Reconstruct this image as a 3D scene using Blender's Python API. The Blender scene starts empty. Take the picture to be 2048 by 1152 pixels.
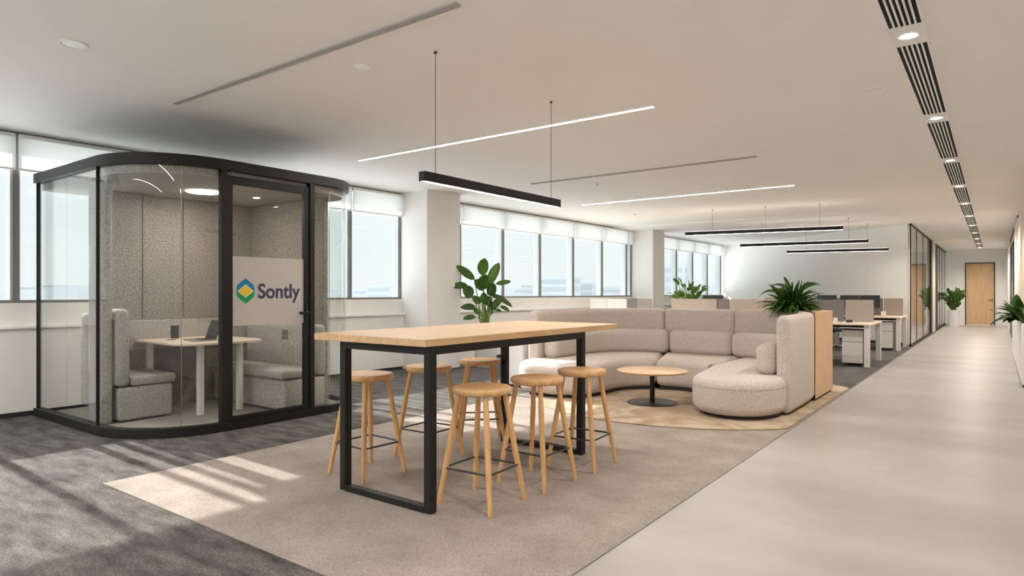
import bpy, bmesh, math, random
from mathutils import Vector, Matrix, Euler
random.seed(7)
PI = math.pi
sc = bpy.context.scene
COL = sc.collection
R = math.radians

# ------------------------------------------------------------------ materials
def nt(m):
    m.use_nodes = True
    t = m.node_tree; t.nodes.clear()
    return t
class N:
    def __init__(s, t): s.t = t
    def n(s, ty, **kw):
        x = s.t.nodes.new(ty)
        for k, v in kw.items():
            if k.startswith('i_'):
                key = k[2:]
                key = int(key) if key.isdigit() else key.replace('_', ' ')
                x.inputs[key].default_value = v
            else: setattr(x, k, v)
        return x
    def l(s, a, ao, b, bi): s.t.links.new(a.outputs[ao], b.inputs[bi])
def rgba(c): return (c[0], c[1], c[2], 1)
MATS = {}
def mat(name, col, rough=.6, metal=0, col2=None, scale=5, stretch=(1,1,1), detail=4, bump=0, bscale=None, emit=0, ecol=None,
        spec=.5, ramp=(.35,.65), trans=0, distort=0, rough2=None, wear=None):
    m = bpy.data.materials.new(name); t = nt(m); g = N(t)
    out = g.n('ShaderNodeOutputMaterial'); b = g.n('ShaderNodeBsdfPrincipled')
    b.inputs['Base Color'].default_value = rgba(col)
    b.inputs['Roughness'].default_value = rough; b.inputs['Metallic'].default_value = metal
    b.inputs['Specular IOR Level'].default_value = spec
    g.l(b, 0, out, 0)
    tc = g.n('ShaderNodeTexCoord')
    mp = g.n('ShaderNodeMapping'); mp.inputs['Scale'].default_value = stretch
    g.l(tc, 'Object', mp, 0)
    if col2 is not None:
        no = g.n('ShaderNodeTexNoise'); no.inputs['Scale'].default_value = scale; no.inputs['Detail'].default_value = detail
        no.inputs['Distortion'].default_value = distort
        g.l(mp, 0, no, 'Vector')
        rp = g.n('ShaderNodeValToRGB')
        rp.color_ramp.elements[0].position = ramp[0]; rp.color_ramp.elements[1].position = ramp[1]
        rp.color_ramp.elements[0].color = rgba(col); rp.color_ramp.elements[1].color = rgba(col2)
        g.l(no, 'Fac', rp, 0)
        last = rp
        if wear:
            n2 = g.n('ShaderNodeTexNoise'); n2.inputs['Scale'].default_value = wear[0]; n2.inputs['Detail'].default_value = 6
            n2.inputs['Roughness'].default_value = .65
            g.l(tc, 'Object', n2, 'Vector')
            r2 = g.n('ShaderNodeValToRGB')
            r2.color_ramp.elements[0].position = wear[1]; r2.color_ramp.elements[1].position = wear[2]
            r2.color_ramp.elements[0].color = rgba([wear[3]]*3); r2.color_ramp.elements[1].color = (1,1,1,1)
            g.l(n2, 'Fac', r2, 0)
            mx = g.n('ShaderNodeMix', data_type='RGBA', blend_type='MULTIPLY'); mx.inputs[0].default_value = 1
            g.l(rp, 0, mx, 6); g.l(r2, 0, mx, 7)
            t.links.new(mx.outputs[2], b.inputs['Base Color'])
        else:
            g.l(rp, 0, b, 'Base Color')
        if rough2 is not None:
            mr = g.n('ShaderNodeMapRange'); mr.inputs['From Min'].default_value = .3; mr.inputs['From Max'].default_value = .7
            mr.inputs['To Min'].default_value = rough; mr.inputs['To Max'].default_value = rough2
            g.l(no, 'Fac', mr, 0); g.l(mr, 0, b, 'Roughness')
    if bump:
        nb = g.n('ShaderNodeTexNoise'); nb.inputs['Scale'].default_value = bscale or 200; nb.inputs['Detail'].default_value = 3
        g.l(mp if stretch != (1,1,1) else tc, 0 if stretch != (1,1,1) else 'Object', nb, 'Vector')
        bp = g.n('ShaderNodeBump'); bp.inputs['Strength'].default_value = bump; bp.inputs['Distance'].default_value = .01
        g.l(nb, 'Fac', bp, 'Height'); g.l(bp, 0, b, 'Normal')
    if emit:
        b.inputs['Emission Color'].default_value = rgba(ecol or col); b.inputs['Emission Strength'].default_value = emit
    if trans:
        tr = g.n('ShaderNodeBsdfTranslucent'); tr.inputs['Color'].default_value = rgba(col)
        ms = g.n('ShaderNodeMixShader'); ms.inputs[0].default_value = trans
        g.l(b, 0, ms, 1); g.l(tr, 0, ms, 2); g.l(ms, 0, out, 0)
    MATS[name] = m
    return m
def glass(name, tint, refl=1.0, base=.04):
    m = bpy.data.materials.new(name); t = nt(m); g = N(t)
    out = g.n('ShaderNodeOutputMaterial')
    tr = g.n('ShaderNodeBsdfTransparent'); tr.inputs[0].default_value = rgba(tint)
    gl = g.n('ShaderNodeBsdfGlossy'); gl.inputs['Roughness'].default_value = .0; gl.inputs['Color'].default_value = (1,1,1,1)
    lw = g.n('ShaderNodeLayerWeight'); lw.inputs['Blend'].default_value = .5
    p = g.n('ShaderNodeMath', operation='POWER'); p.inputs[1].default_value = 5
    g.l(lw, 'Facing', p, 0)
    ma = g.n('ShaderNodeMath', operation='MULTIPLY_ADD'); ma.inputs[1].default_value = (1-base)*refl; ma.inputs[2].default_value = base*refl
    g.l(p, 0, ma, 0)
    mx = g.n('ShaderNodeMixShader'); g.l(ma, 0, mx, 0); g.l(tr, 0, mx, 1); g.l(gl, 0, mx, 2); g.l(mx, 0, out, 0)
    MATS[name] = m
    return m
def emis(name, col, s):
    m = bpy.data.materials.new(name); t = nt(m); g = N(t)
    out = g.n('ShaderNodeOutputMaterial'); e = g.n('ShaderNodeEmission'); e.inputs[0].default_value = rgba(col); e.inputs[1].default_value = s
    g.l(e, 0, out, 0); MATS[name] = m
    return m

WHITE = mat('white_paint', (.80,.79,.77), .7, col2=(.83,.82,.80), scale=3)
CEIL = mat('ceiling_paint', (.90,.875,.85), .85, col2=(.91,.885,.86), scale=2)
WALLW = mat('warm_wall_paint', (.84,.82,.79), .75, col2=(.86,.84,.81), scale=2)
SILL = mat('sill_white', (.86,.86,.85), .4)
BEIGEW = mat('beige_wall_panel', (.66,.57,.47), .6, col2=(.70,.61,.50), scale=2)
BLACKM = mat('black_powder_metal', (.010,.0095,.009), .5, col2=(.014,.013,.012), scale=40, spec=.3)
BLACKB = mat('black_baseboard', (.02,.02,.02), .6)
MULL = mat('grey_aluminium', (.22,.21,.20), .42, metal=.3)
MULLL = mat('pale_aluminium', (.56,.60,.62), .45)
PVC = mat('blind_fabric', (.90,.90,.89), .9, trans=.62, bump=.1, bscale=400)
OAK = mat('light_oak', (.60,.38,.195), .4, col2=(.71,.485,.275), scale=3.5, stretch=(9,1,9), detail=6, distort=.6, bump=.03, bscale=60)
OAKV = mat('oak_vertical', (.60,.38,.20), .5, col2=(.72,.49,.275), scale=4, stretch=(12,12,.6), detail=6, distort=.4, bump=.03, bscale=60)
OAKL = mat('oak_stool', (.61,.33,.13), .45, col2=(.72,.43,.19), scale=4, stretch=(12,12,1.0), detail=5, distort=.5)
OAKS = mat('oak_seat', (.62,.35,.145), .42, col2=(.75,.47,.225), scale=4, stretch=(14,1.2,6), detail=5, distort=.6)
TABLEW = mat('pale_laminate', (.80,.68,.53), .4, col2=(.84,.73,.58), scale=5, stretch=(8,1,8))
FELT = mat('grey_felt', (.30,.275,.255), .95, col2=(.56,.53,.50), scale=85, detail=5, bump=.35, bscale=220, spec=.15)
FELTW = mat('taupe_wall_felt', (.19,.165,.143), .95, col2=(.42,.38,.34), scale=65, detail=6, bump=.35, bscale=200, spec=.15, wear=(2.2,.3,.7,.88))
SOFA = mat('beige_boucle', (.50,.435,.39), .95, col2=(.70,.63,.58), scale=80, detail=5, bump=.4, bscale=190, spec=.15)
PIPE = mat('piping_cord', (.30,.25,.22), .9)
SEAM = mat('seam_dark', (.12,.10,.09), .9)
CARPG = mat('grey_carpet', (.095,.087,.082), .97, col2=(.245,.23,.218), scale=3.2, stretch=(1,3,1), detail=12, bump=.9, bscale=110, spec=.1, ramp=(.3,.68), distort=.25, wear=(75,.3,.62,.35))
CARPB = mat('beige_carpet', (.31,.265,.232), .97, col2=(.42,.365,.325), scale=3, detail=10, bump=.6, bscale=150, spec=.1, ramp=(.3,.7), wear=(85,.3,.6,.62))
RUG = mat('tan_round_rug', (.37,.275,.18), .97, col2=(.56,.47,.37), scale=1.6, detail=8, bump=.5, bscale=150, spec=.1, ramp=(.35,.68), distort=2.5, wear=(70,.3,.6,.8))
CONC = mat('polished_concrete', (.285,.265,.24), .33, col2=(.46,.435,.40), scale=.8, stretch=(.45,1.5,1), detail=5, ramp=(.2,.8), wear=(2.6,.05,.75,.8))  # mottling stretched crosswise, so broad shade bands are painted into the colour
PODFL = mat('pod_carpet', (.30,.275,.25), .95, col2=(.40,.37,.34), scale=50, detail=5, bump=.3, bscale=200)
DESKW = mat('desk_white_metal', (.72,.70,.67), .45)
DARKG = mat('charcoal_plastic', (.03,.03,.032), .45)
SCRN = mat('grey_screen_fabric', (.26,.24,.235), .95, col2=(.31,.29,.28), scale=150, spec=.1)
SCRT = mat('taupe_screen_fabric', (.36,.31,.28), .95, col2=(.42,.365,.33), scale=150, spec=.1)
SCRD = mat('dark_screen_fabric', (.17,.16,.16), .95, col2=(.21,.20,.2), scale=150, spec=.1)
LEAF = mat('leaf_green', (.035,.105,.012), .38, col2=(.10,.22,.025), scale=6, trans=.25)
LEAFL = mat('leaf_light_green', (.10,.22,.02), .4, col2=(.20,.36,.05), scale=7, trans=.3)
LEAFD = mat('leaf_dark_green', (.02,.065,.008), .35, col2=(.06,.15,.02), scale=6, trans=.2)
STEM = mat('stem_green', (.12,.20,.03), .5, col2=(.22,.27,.06), scale=9)
SOIL = mat('soil', (.05,.032,.02), .95, col2=(.10,.065,.04), scale=40, bump=.8, bscale=50)
POTW = mat('white_ceramic', (.80,.79,.77), .35)
GLASSW = glass('window_glass', (.965,.985,.985), .6)
GLASSP = glass('pod_glass', (.945,.955,.95), .9, .03)
GLASSR = glass('room_glass', (.90,.91,.90), .8, .04)
FROST = mat('frosted_film', (.50,.47,.44), .6, col2=(.52,.49,.46), scale=30)
INK = mat('navy_ink', (.025,.04,.085), .5)
LBLUE = mat('logo_blue', (.0,.20,.38), .5); LGREEN = mat('logo_green', (.0,.27,.09), .5)
LYEL = mat('logo_yellow', (.80,.55,.02), .5); LPALE = mat('logo_pale_edge', (.75,.78,.62), .5)
CHROME = mat('brushed_steel', (.45,.44,.42), .3, metal=1)
GREYM = mat('dark_grey_wire', (.05,.05,.05), .4, metal=.4)
DIFF = mat('diffuser_grey', (.42,.40,.38), .6)
SLOT = mat('slot_black', (.008,.008,.008), .8)
PAPER = mat('light_object', (.7,.69,.66), .6)
LINE = emis('linear_led', (1.0,.925,.86), 105)
LINEB = emis('pendant_led', (1.0,.925,.86), 9)
LINEC = emis('far_pendant_led', (1.0,.925,.85), 16)
LINET = emis('added_uplight', (1.0,.925,.85), 3.5)
DOWNE = emis('downlight_led', (1.0,.90,.78), 40)
PODE = emis('pod_led', (1.0,.90,.8), 30)
CITY = mat('haze_tinted_facade', (.27,.285,.30), .9, col2=(.29,.305,.32), scale=.05)
CITYB = mat('haze_tinted_glass', (.22,.245,.265), .8)
CITYG = mat('pale_bounce_ground', (.60,.60,.60), 1, col2=(.64,.64,.64), scale=.02)

# ------------------------------------------------------------------ mesh helpers
class MB:
    def __init__(s): s.v = []; s.f = []; s.m = []
    def add(s, vs, fs, M=None, mi=0):
        o = len(s.v)
        s.v += [tuple(M @ Vector(v)) if M is not None else tuple(v) for v in vs]
        s.f += [tuple(i+o for i in f) for f in fs]; s.m += [mi]*len(fs)
        return s
    def box(s, x0, x1, y0, y1, z0, z1, M=None, mi=0):
        vs = [(x,y,z) for x in (x0,x1) for y in (y0,y1) for z in (z0,z1)]
        return s.add(vs, [(0,1,3,2),(4,6,7,5),(0,4,5,1),(2,3,7,6),(0,2,6,4),(1,5,7,3)], M, mi)
    def prism(s, pts, z0, z1, M=None, mi=0):
        n = len(pts)
        a = sum(pts[i][0]*pts[(i+1)%n][1]-pts[(i+1)%n][0]*pts[i][1] for i in range(n))
        if a < 0: pts = pts[::-1]
        vs = [(p[0],p[1],z0) for p in pts]+[(p[0],p[1],z1) for p in pts]
        fs = [tuple(range(n-1,-1,-1)), tuple(range(n,2*n))]+[(i,(i+1)%n,n+(i+1)%n,n+i) for i in range(n)]
        return s.add(vs, fs, M, mi)
    def tube(s, pts, r, seg=10, closed=False, caps=True, mi=0):
        pts = [Vector(p) for p in pts]; n = len(pts)
        rs = r if isinstance(r, (list,tuple)) else [r]*n
        vs = []; up = None
        for i, p in enumerate(pts):
            if closed: d = pts[(i+1)%n]-pts[i-1]
            else: d = pts[min(i+1,n-1)]-pts[max(i-1,0)]
            d.normalize()
            if up is None:
                up = Vector((0,0,1)) if abs(d.z) < .9 else Vector((1,0,0))
            a = d.cross(up); a.normalize(); b = a.cross(d); b.normalize(); up = b
            for k in range(seg):
                t = 2*PI*k/seg
                vs.append(p+a*math.cos(t)*rs[i]+b*math.sin(t)*rs[i])
        fs = []
        for i in range(n if closed else n-1):
            j = (i+1)%n
            for k in range(seg):
                l = (k+1)%seg
                fs.append((i*seg+k, i*seg+l, j*seg+l, j*seg+k))
        if caps and not closed:
            fs.append(tuple(range(seg-1,-1,-1))); fs.append(tuple((n-1)*seg+k for k in range(seg)))
        return s.add(vs, fs, None, mi)
    def lathe(s, prof, seg=40, c=(0,0,0), mi=0):
        vs = []; fs = []; idx = []
        for r, z in prof:
            if r < 1e-5: idx.append([len(vs)]*seg); vs.append((c[0],c[1],c[2]+z))
            else:
                idx.append(list(range(len(vs), len(vs)+seg)))
                for k in range(seg):
                    t = 2*PI*k/seg; vs.append((c[0]+r*math.cos(t), c[1]+r*math.sin(t), c[2]+z))
        for i in range(len(prof)-1):
            for k in range(seg):
                l = (k+1)%seg
                q = [idx[i][k], idx[i][l], idx[i+1][l], idx[i+1][k]]
                q2 = []
                for a in q:
                    if a not in q2: q2.append(a)
                if len(q2) > 2: fs.append(tuple(q2))
        return s.add(vs, fs, None, mi)
    def build(s, name, m, parent=None, smooth=None, bevel=0, seg=2, loc=None, angle=30, flip=False):
        me = bpy.data.meshes.new(name)
        o0 = Vector(loc) if loc is not None else Vector((0,0,0))
        me.from_pydata([tuple(Vector(v)-o0) for v in s.v], [], s.f)
        bm = bmesh.new(); bm.from_mesh(me)
        bmesh.ops.recalc_face_normals(bm, faces=bm.faces)
        bm.to_mesh(me); bm.free()
        for mm in (m if isinstance(m, (list,tuple)) else [m]): me.materials.append(mm)
        if isinstance(m, (list,tuple)):
            for p, i in zip(me.polygons, s.m): p.material_index = i
        if smooth:
            me.polygons.foreach_set('use_smooth', [True]*len(me.polygons))
            me.set_sharp_from_angle(angle=R(smooth if smooth is not True else 40))
        o = bpy.data.objects.new(name, me); COL.objects.link(o)
        o.location = o0
        if parent: o.parent = parent
        if bevel:
            noclamp = bevel >= .08
            md = o.modifiers.new('Bevel', 'BEVEL'); md.width = bevel; md.segments = seg; md.use_clamp_overlap = not noclamp; md.limit_method = 'ANGLE'; md.angle_limit = R(angle)
            if seg > 2:
                me.polygons.foreach_set('use_smooth', [True]*len(me.polygons))
                md.harden_normals = False
        return o
def thing(name, loc, label, cat, group=None, rz=0):
    o = bpy.data.objects.new(name, None); COL.objects.link(o)
    o.empty_display_size = .1
    o.location = loc; o.rotation_euler = (0,0,rz)
    return tag(o, label, cat, group)
def tag(o, label, cat, group=None):
    o['label'] = label; o['category'] = cat
    if group: o['group'] = group
    return o
def struct(o): o['kind'] = 'structure'; return o
def dup(root, loc, rz, label, group=None):
    def cp(o, par):
        c = o.copy(); COL.objects.link(c)
        if par: c.parent = par
        for ch in o.children: cp(ch, c)
        return c
    kids = list(root.children)
    r = root.copy(); COL.objects.link(r); r.location = loc; r.rotation_euler = (0,0,rz)
    r['label'] = label
    if group: r['group'] = group
    for ch in kids: cp(ch, r)
    return r
def box(name, m, x0,x1,y0,y1,z0,z1, parent=None, bevel=0, seg=2, M=None):
    return MB().box(x0,x1,y0,y1,z0,z1, M).build(name, m, parent, bevel=bevel, seg=seg)
def arc(cx, cy, r, a0, a1, n):
    return [(cx+r*math.cos(R(a0+(a1-a0)*i/n)), cy+r*math.sin(R(a0+(a1-a0)*i/n))) for i in range(n+1)]

ZC, ZH = 3.08, 3.11      # ceiling level, raised coffer level
# window wall runs at a slight angle
WA = -math.atan(.024)
WM = Matrix.Translation((-8.58-.024*2.3, 0, 0)) @ Matrix.Rotation(WA, 4, 'Z')   # local x = into the room, y = along
def wx(y): return -8.58+.024*(y-2.3)

# ------------------------------------------------------------------ SETTING
XC = -1.62   # carpet / concrete edge
struct(box('floor', CONC, XC, 2.2, -3.2, 33.4, -.3, 0))
b = MB(); b.box(-9.0, XC-.001, -3.2, 33.4, -.3, -.002); c = struct(b.build('floor_carpet_grey', CARPG)); c['label'] = 'mottled grey carpet under the glass booth and the desks'
b = MB(); b.box(-5.05, XC-.001, 1.95, 10.1, -.001, .004); c = struct(b.build('floor_carpet_beige', CARPB))
struct(box('trim_1', MULL, XC-.006, XC+.006, -3.2, 33.3, -.01, .0055))
# ceiling with a shallow raised field
b = MB()
b.box(XC, 2.2, -3.2, 33.4, ZC, ZC+.4)
b.box(-9.0, XC, 15.72, 33.4, ZC, ZC+.4)
b.box(-9.0, XC, -3.2, 15.72, ZH, ZC+.4)
struct(b.build('ceiling', CEIL))

# window wall: sill wall, ledge, mullions, panes, blinds
PIL = [(8.05, 8.88), (16.72, 17.45)]
b = MB(); b.box(-.30, .02, -3.2, 33.4, 0, 1.235, WM); b.box(.0, .055, -3.2, 8.05, .05, .955, WM); b.box(.0, .055, 8.88, 16.72, .05, .955, WM); b.box(.0, .055, 17.45, 33.4, .05, .955, WM)
struct(b.build('wall_left', WALLW))
b = MB()
for a, c in ((-3.2,8.05),(8.88,16.72),(17.45,24.0)): b.box(-.0, .045, a, c, 0.0, .05, WM)
struct(b.build('baseboard_left', BLACKB))
n = 2
for a, c in ((-3.2,8.048),(8.882,16.718),(17.452,33.4)):
    struct(MB().box(.0, .105, a, c, .955, .985, WM).build('trim_%d' % n, SILL, bevel=.006)); n += 1
for i, (a, c) in enumerate(PIL):
    struct(MB().box(-.02, .66, a, c, 0, ZH+.02 if i == 0 else ZC+.02, WM).build('wall_pillar_%s' % ('near','far')[i], WALLW, bevel=.008))
MY = [-3.15,-2.05,-.55,.95,1.80,2.45,3.95,5.45,6.95,8.05,8.88,9.6,10.95,12.3,13.7,15.1,16.45,16.72,17.45,18.45,19.8,21.1,22.4,23.7,25.1,26.5,27.9,29.3,30.7,32.1,33.35]
wi = 1; bi = 0
BL = ['white roller blind','white roller blind']
first_blind = None
for i in range(len(MY)-1):
    y0, y1 = MY[i], MY[i+1]
    if (y0, y1) in PIL: continue
    if y1-y0 < .4 and y0 > 16: 
        pass
    fr = MB(); w = .046
    for v0, v1, ww, mi in ((-.17,-.022,w,1),(-.022,.0,.030,0)):
        fr.box(v0, v1, y0, y0+ww, 1.235, ZH, WM, mi); fr.box(v0, v1, y1-ww, y1, 1.235, ZH, WM, mi)
        fr.box(v0, v1, y0+ww, y1-ww, 1.235, 1.270, WM, mi); fr.box(v0, v1, y0+ww, y1-ww, ZC-.06, ZH, WM, mi)
    o = struct(fr.build('window_%d' % wi, [MULL, MULLL], bevel=.003))
    MB().box(-.112, -.104, y0+w-.01, y1-w+.01, 1.265, ZC-.05, WM).build('pane', GLASSW, o)
    wi += 1
def blind(y0, y1, label, zb=2.68):
    o = thing('roller_blind', tuple(WM @ Vector((.05, (y0+y1)/2, zb))), label, 'roller blind', 'white roller blinds along the window wall')
    inv = Matrix.Translation(-Vector(o.location))
    MM = inv @ WM
    MB().box(.048, .052, y0+.012, y1-.012, zb+.02, ZC-.015, MM).build('blind_fabric', PVC, o)
    MB().box(.042, .058, y0+.012, y1-.012, zb, zb+.022, MM).build('bottom_bar', SILL, o, bevel=.003)
    t = MB()
    p0 = MM @ Vector((.045, y0+.02, ZC-.022)); p1 = MM @ Vector((.045, y1-.02, ZC-.022))
    t.tube([p0,p1], .02, 12).build('roller_tube', SILL, o)
BLB = [(.95,2.45,'white roller blind at the left edge of the photo, before the glass booth'),
       (2.45,3.95,'white roller blind beside the black rim of the glass booth, left end'),
       (3.95,5.45,'white roller blind mostly hidden behind the glass booth'),
       (5.45,6.95,'white roller blind seen just right of the glass booth'),
       (6.95,8.05,'white roller blind between the booth and the near pillar, touching the pillar'),
       (8.88,9.6,'narrow white roller blind touching the far side of the near pillar'),
       (9.6,10.95,'white roller blind above the tall paddle-leaf plant'),
       (10.95,12.3,'white roller blind, first one right of the paddle-leaf plant'),
       (12.3,13.7,'white roller blind, second one right of the paddle-leaf plant'),
       (13.7,15.1,'white roller blind, third one right of the paddle-leaf plant'),
       (15.1,16.45,'white roller blind, last wide one before the far pillar'),
       (16.45,16.72,'sliver of white roller blind touching the near side of the far pillar'),
       (17.45,18.45,'white roller blind just behind the far pillar'),
       (18.45,19.8,'white roller blind, second behind the far pillar'),
       (19.8,21.1,'white roller blind, third behind the far pillar'),
       (21.1,22.4,'white roller blind, next to last before the back wall'),
       (22.4,23.7,'white roller blind in the corner by the back wall')]
for a in BLB: blind(*a)

struct(MB().box(-3.1,-.3,17.6,25.2,3.12,3.3,WM).build('trim_9', WHITE))   # unseen slab added to keep sun off the back wall
# back wall (angled)
BW0, BW1 = Vector((-1.77, 19.05, 0)), Vector((-8.25, 24.0, 0))
dv = (BW1-BW0).normalized(); nv = Vector((dv.y, -dv.x, 0))
if nv.y < 0: nv = -nv
q = [BW0, BW1, BW1+nv*.12, BW0+nv*.12]
struct(MB().prism([(p.x,p.y) for p in q], 0, ZC+.02).build('wall_back', WALLW))
struct(MB().prism([(p.x,p.y) for p in (BW0-nv*.012, BW1-nv*.012, BW1, BW0)], 0.0, .07).build('baseboard_back', BLACKB))
# corridor end wall with oak door
b = MB(); XD0, XD1, ZD = -1.0, 0.0, 2.58
b.box(-9.0, XD0, 33.0, 33.2, 0, ZC+.02); b.box(XD1, 2.2, 33.0, 33.2, 0, ZC+.02); b.box(XD0, XD1, 33.0, 33.2, ZD, ZC+.02)
struct(b.build('wall_end', WALLW))
b = MB(); t_ = .03
b.box(XD0, XD0+t_, 32.97, 33.15, 0, ZD); b.box(XD1-t_, XD1, 32.97, 33.15, 0, ZD); b.box(XD0, XD1, 32.97, 33.15, ZD-t_, ZD)
d = struct(b.build('door_1', BLACKM))
box('door_leaf', OAKV, XD0+t_, XD1-t_, 33.03, 33.08, .01, ZD-t_, d)
hb = MB(); hb.tube([(-.09,33.03,1.05),(-.09,32.97,1.05)], .016, 10); hb.tube([(-.09,32.97,1.05),(-.24,32.97,1.05)], .012, 10)
hb.build('door_handle', BLACKM, d, smooth=40)
# right wall
b = MB(); b.box(.42, .62, 11.6, 33.0, 0, ZC+.02); b.box(.42, 2.2, 11.4, 11.6, 0, ZC+.02)
struct(b.build('wall_right', BEIGEW))
struct(box('wall_right_return', WALLW, 2.0, 2.2, -3.2, 11.4, 0, ZC+.02))
struct(MB().box(.405,.421,18.4,33.0,ZC-.03,ZC+.0).box(.405,.421,11.6,33,0,.02).build('trim_6', BLACKM))
# white jamb strips and dark glass leaf on the right wall
struct(box('trim_7', WHITE, .400, .425, 18.6, 21.2, .0, ZC-.03))
w = struct(MB().box(.395,.425,22.2,22.3,0,2.75).box(.395,.425,26.8,26.9,0,2.75).box(.395,.425,22.2,26.9,2.7,2.75).box(.395,.425,24.5,24.56,0,2.7).build('window_40', BLACKM))
box('pane', GLASSR, .404,.412,22.3,26.8,.02,2.7, w)
struct(box('trim_8', WHITE, .398, .425, 27.4, 33.0, 0, ZC-.03))
# near wall behind the camera: knee wall, and wide windows added for fill daylight
b = MB(); b.box(-9.0, 2.2, -3.4, -3.2, 0, .6); b.box(-9.0,2.2,-3.4,-3.2,2.9,ZC+.03)
struct(b.build('wall_front', WHITE))
fr = MB()
for k in range(9): fr.box(-8.9+k*1.36, -8.84+k*1.36, -3.36, -3.24, .6, 2.9)
o = struct(fr.build('window_41', MULL)); MB().box(-8.9,2.1,-3.304,-3.296,.6,2.9).build('pane', GLASSW, o)

# glass partition of the meeting rooms along the corridor (x=-1.70)
XG = -1.70
g = MB()
for y in (19.0, 20.55, 22.5, 24.3): g.box(XG-.012, XG+.012, y, y+.025, 0, ZC)
g.box(XG-.02, XG+.02, 19.0, 25.3, 0, .05); g.box(XG-.02, XG+.02, 19.0, 25.3, ZC-.04, ZC+.01)
g.box(XG-.04, XG+.03, 25.1, 25.75, 0, ZC)
g.box(XG-.04, XG+.03, 27.2, 28.2, 0, ZC)
for y in (29.6, 31.0, 32.9): g.box(XG-.012, XG+.012, y, y+.03, 0, ZC)
g.box(XG-.03, XG+.03, 28.2, 33.0, 0, .06); g.box(XG-.03, XG+.03, 28.2, 33.0, ZC-.05, ZC+.01)
o = struct(g.build('wall_glass', BLACKM))
MB().box(XG-.006, XG+.006, 19.05, 25.1, .06, ZC-.05).build('glass_pane', GLASSR, o)
MB().box(XG-.006, XG+.006, 28.2, 32.9, .06, ZC-.05).build('glass_pane', GLASSR, o)
struct(box('wall_corridor_left', BEIGEW, XG-.05, XG+.02, 25.75, 27.2, 0, ZC+.01))
struct(box('wall_room_divider', WALLW, -8.2, XG-.05, 26.4, 26.5, 0, ZC+.01))

# city outside, haze painted into the pale facade colours
struct(MB().box(-900,-14,-500,900,-42,-40).build('ground', CITYG))  # unseen ground, made pale to bounce light onto the ceiling
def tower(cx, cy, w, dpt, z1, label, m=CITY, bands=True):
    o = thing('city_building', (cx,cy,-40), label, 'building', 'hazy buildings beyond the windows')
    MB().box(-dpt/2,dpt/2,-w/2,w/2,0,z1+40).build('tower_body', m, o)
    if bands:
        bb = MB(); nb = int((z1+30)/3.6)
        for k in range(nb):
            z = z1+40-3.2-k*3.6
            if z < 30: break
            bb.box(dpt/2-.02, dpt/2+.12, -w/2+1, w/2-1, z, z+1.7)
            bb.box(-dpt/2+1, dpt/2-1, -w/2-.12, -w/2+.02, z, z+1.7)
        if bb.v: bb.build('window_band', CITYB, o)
def dirp(px, dist):
    k = (px-1024)/1298.0
    dx, dy = -.597+.802*k, .802+.597*k
    return dx*dist, dy*dist
for px, dist, wpx, top, lab in (
    (775,330,42,570,'hazy stepped building low in the window left of the near pillar'),
    (735,420,26,578,'small faint building at the left of the window before the near pillar'),
    (1062,400,36,575,'faint low block in the window right of the paddle-leaf plant'),
    (1118,300,34,553,'hazy tower with banded floors in the middle of the window row'),
    (1165,330,36,565,'wide hazy block right of the banded tower'),
    (1222,380,26,574,'faint low block left of the far pillar'),
    (1331,260,26,530,'tall hazy bluish tower just right of the far pillar')):
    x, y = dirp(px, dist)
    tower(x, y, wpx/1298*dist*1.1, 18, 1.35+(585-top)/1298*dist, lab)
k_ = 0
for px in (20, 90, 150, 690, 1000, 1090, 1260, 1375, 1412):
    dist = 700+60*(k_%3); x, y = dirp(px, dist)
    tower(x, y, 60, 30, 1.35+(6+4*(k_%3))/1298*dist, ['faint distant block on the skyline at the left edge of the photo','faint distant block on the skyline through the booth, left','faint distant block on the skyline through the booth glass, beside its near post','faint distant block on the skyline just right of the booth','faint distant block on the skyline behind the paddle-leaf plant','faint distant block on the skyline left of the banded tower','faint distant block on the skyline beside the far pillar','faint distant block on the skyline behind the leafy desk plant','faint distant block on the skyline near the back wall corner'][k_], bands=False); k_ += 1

# ------------------------------------------------------------------ CEILING FIXTURES
def linear(x0, x1, y, lit, label, group, z=ZH):
    nm = 'recessed_light' if lit else 'ceiling_slot'
    o = thing(nm, ((x0+x1)/2, y, z-.012), label, 'ceiling light' if lit else 'ceiling slot', group)
    L = (x1-x0)/2; w = .021
    MB().box(-L-.008,L+.008,-w-.008,-w,-.001,.02).box(-L-.008,L+.008,w,w+.008,-.001,.02).box(-L-.008,-L,-w,w,-.001,.02).box(L,L+.008,-w,w,-.001,.02).build('trim_frame', SILL if lit else DIFF, o)
    MB().box(-L,L,-w,w,.003,.01).build('diffuser' if lit else 'slot_insert', LINE if lit else DIFF, o)
linear(-6.77,-2.58,5.70,True,'long lit linear ceiling light above the bar table, nearer of the two','recessed linear ceiling lights')
linear(-6.63,-2.63,11.25,True,'long lit linear ceiling light further back, over the area behind the sofa','recessed linear ceiling lights')
linear(-6.10,-2.63,2.97,False,'wide grey unlit ceiling slot nearest the camera, above the glass booth','unlit ceiling slots')
linear(-6.00,-2.48,8.60,False,'thin unlit ceiling slot between the two lit linear lights','unlit ceiling slots')
linear(-6.70,-2.60,0.15,True,'linear ceiling light behind the camera','recessed linear ceiling lights')
linear(-6.70,-2.60,-1.9,True,'added linear fill light by the front windows behind the camera','recessed linear ceiling lights')  # unseen row put in as extra fill light

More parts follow.
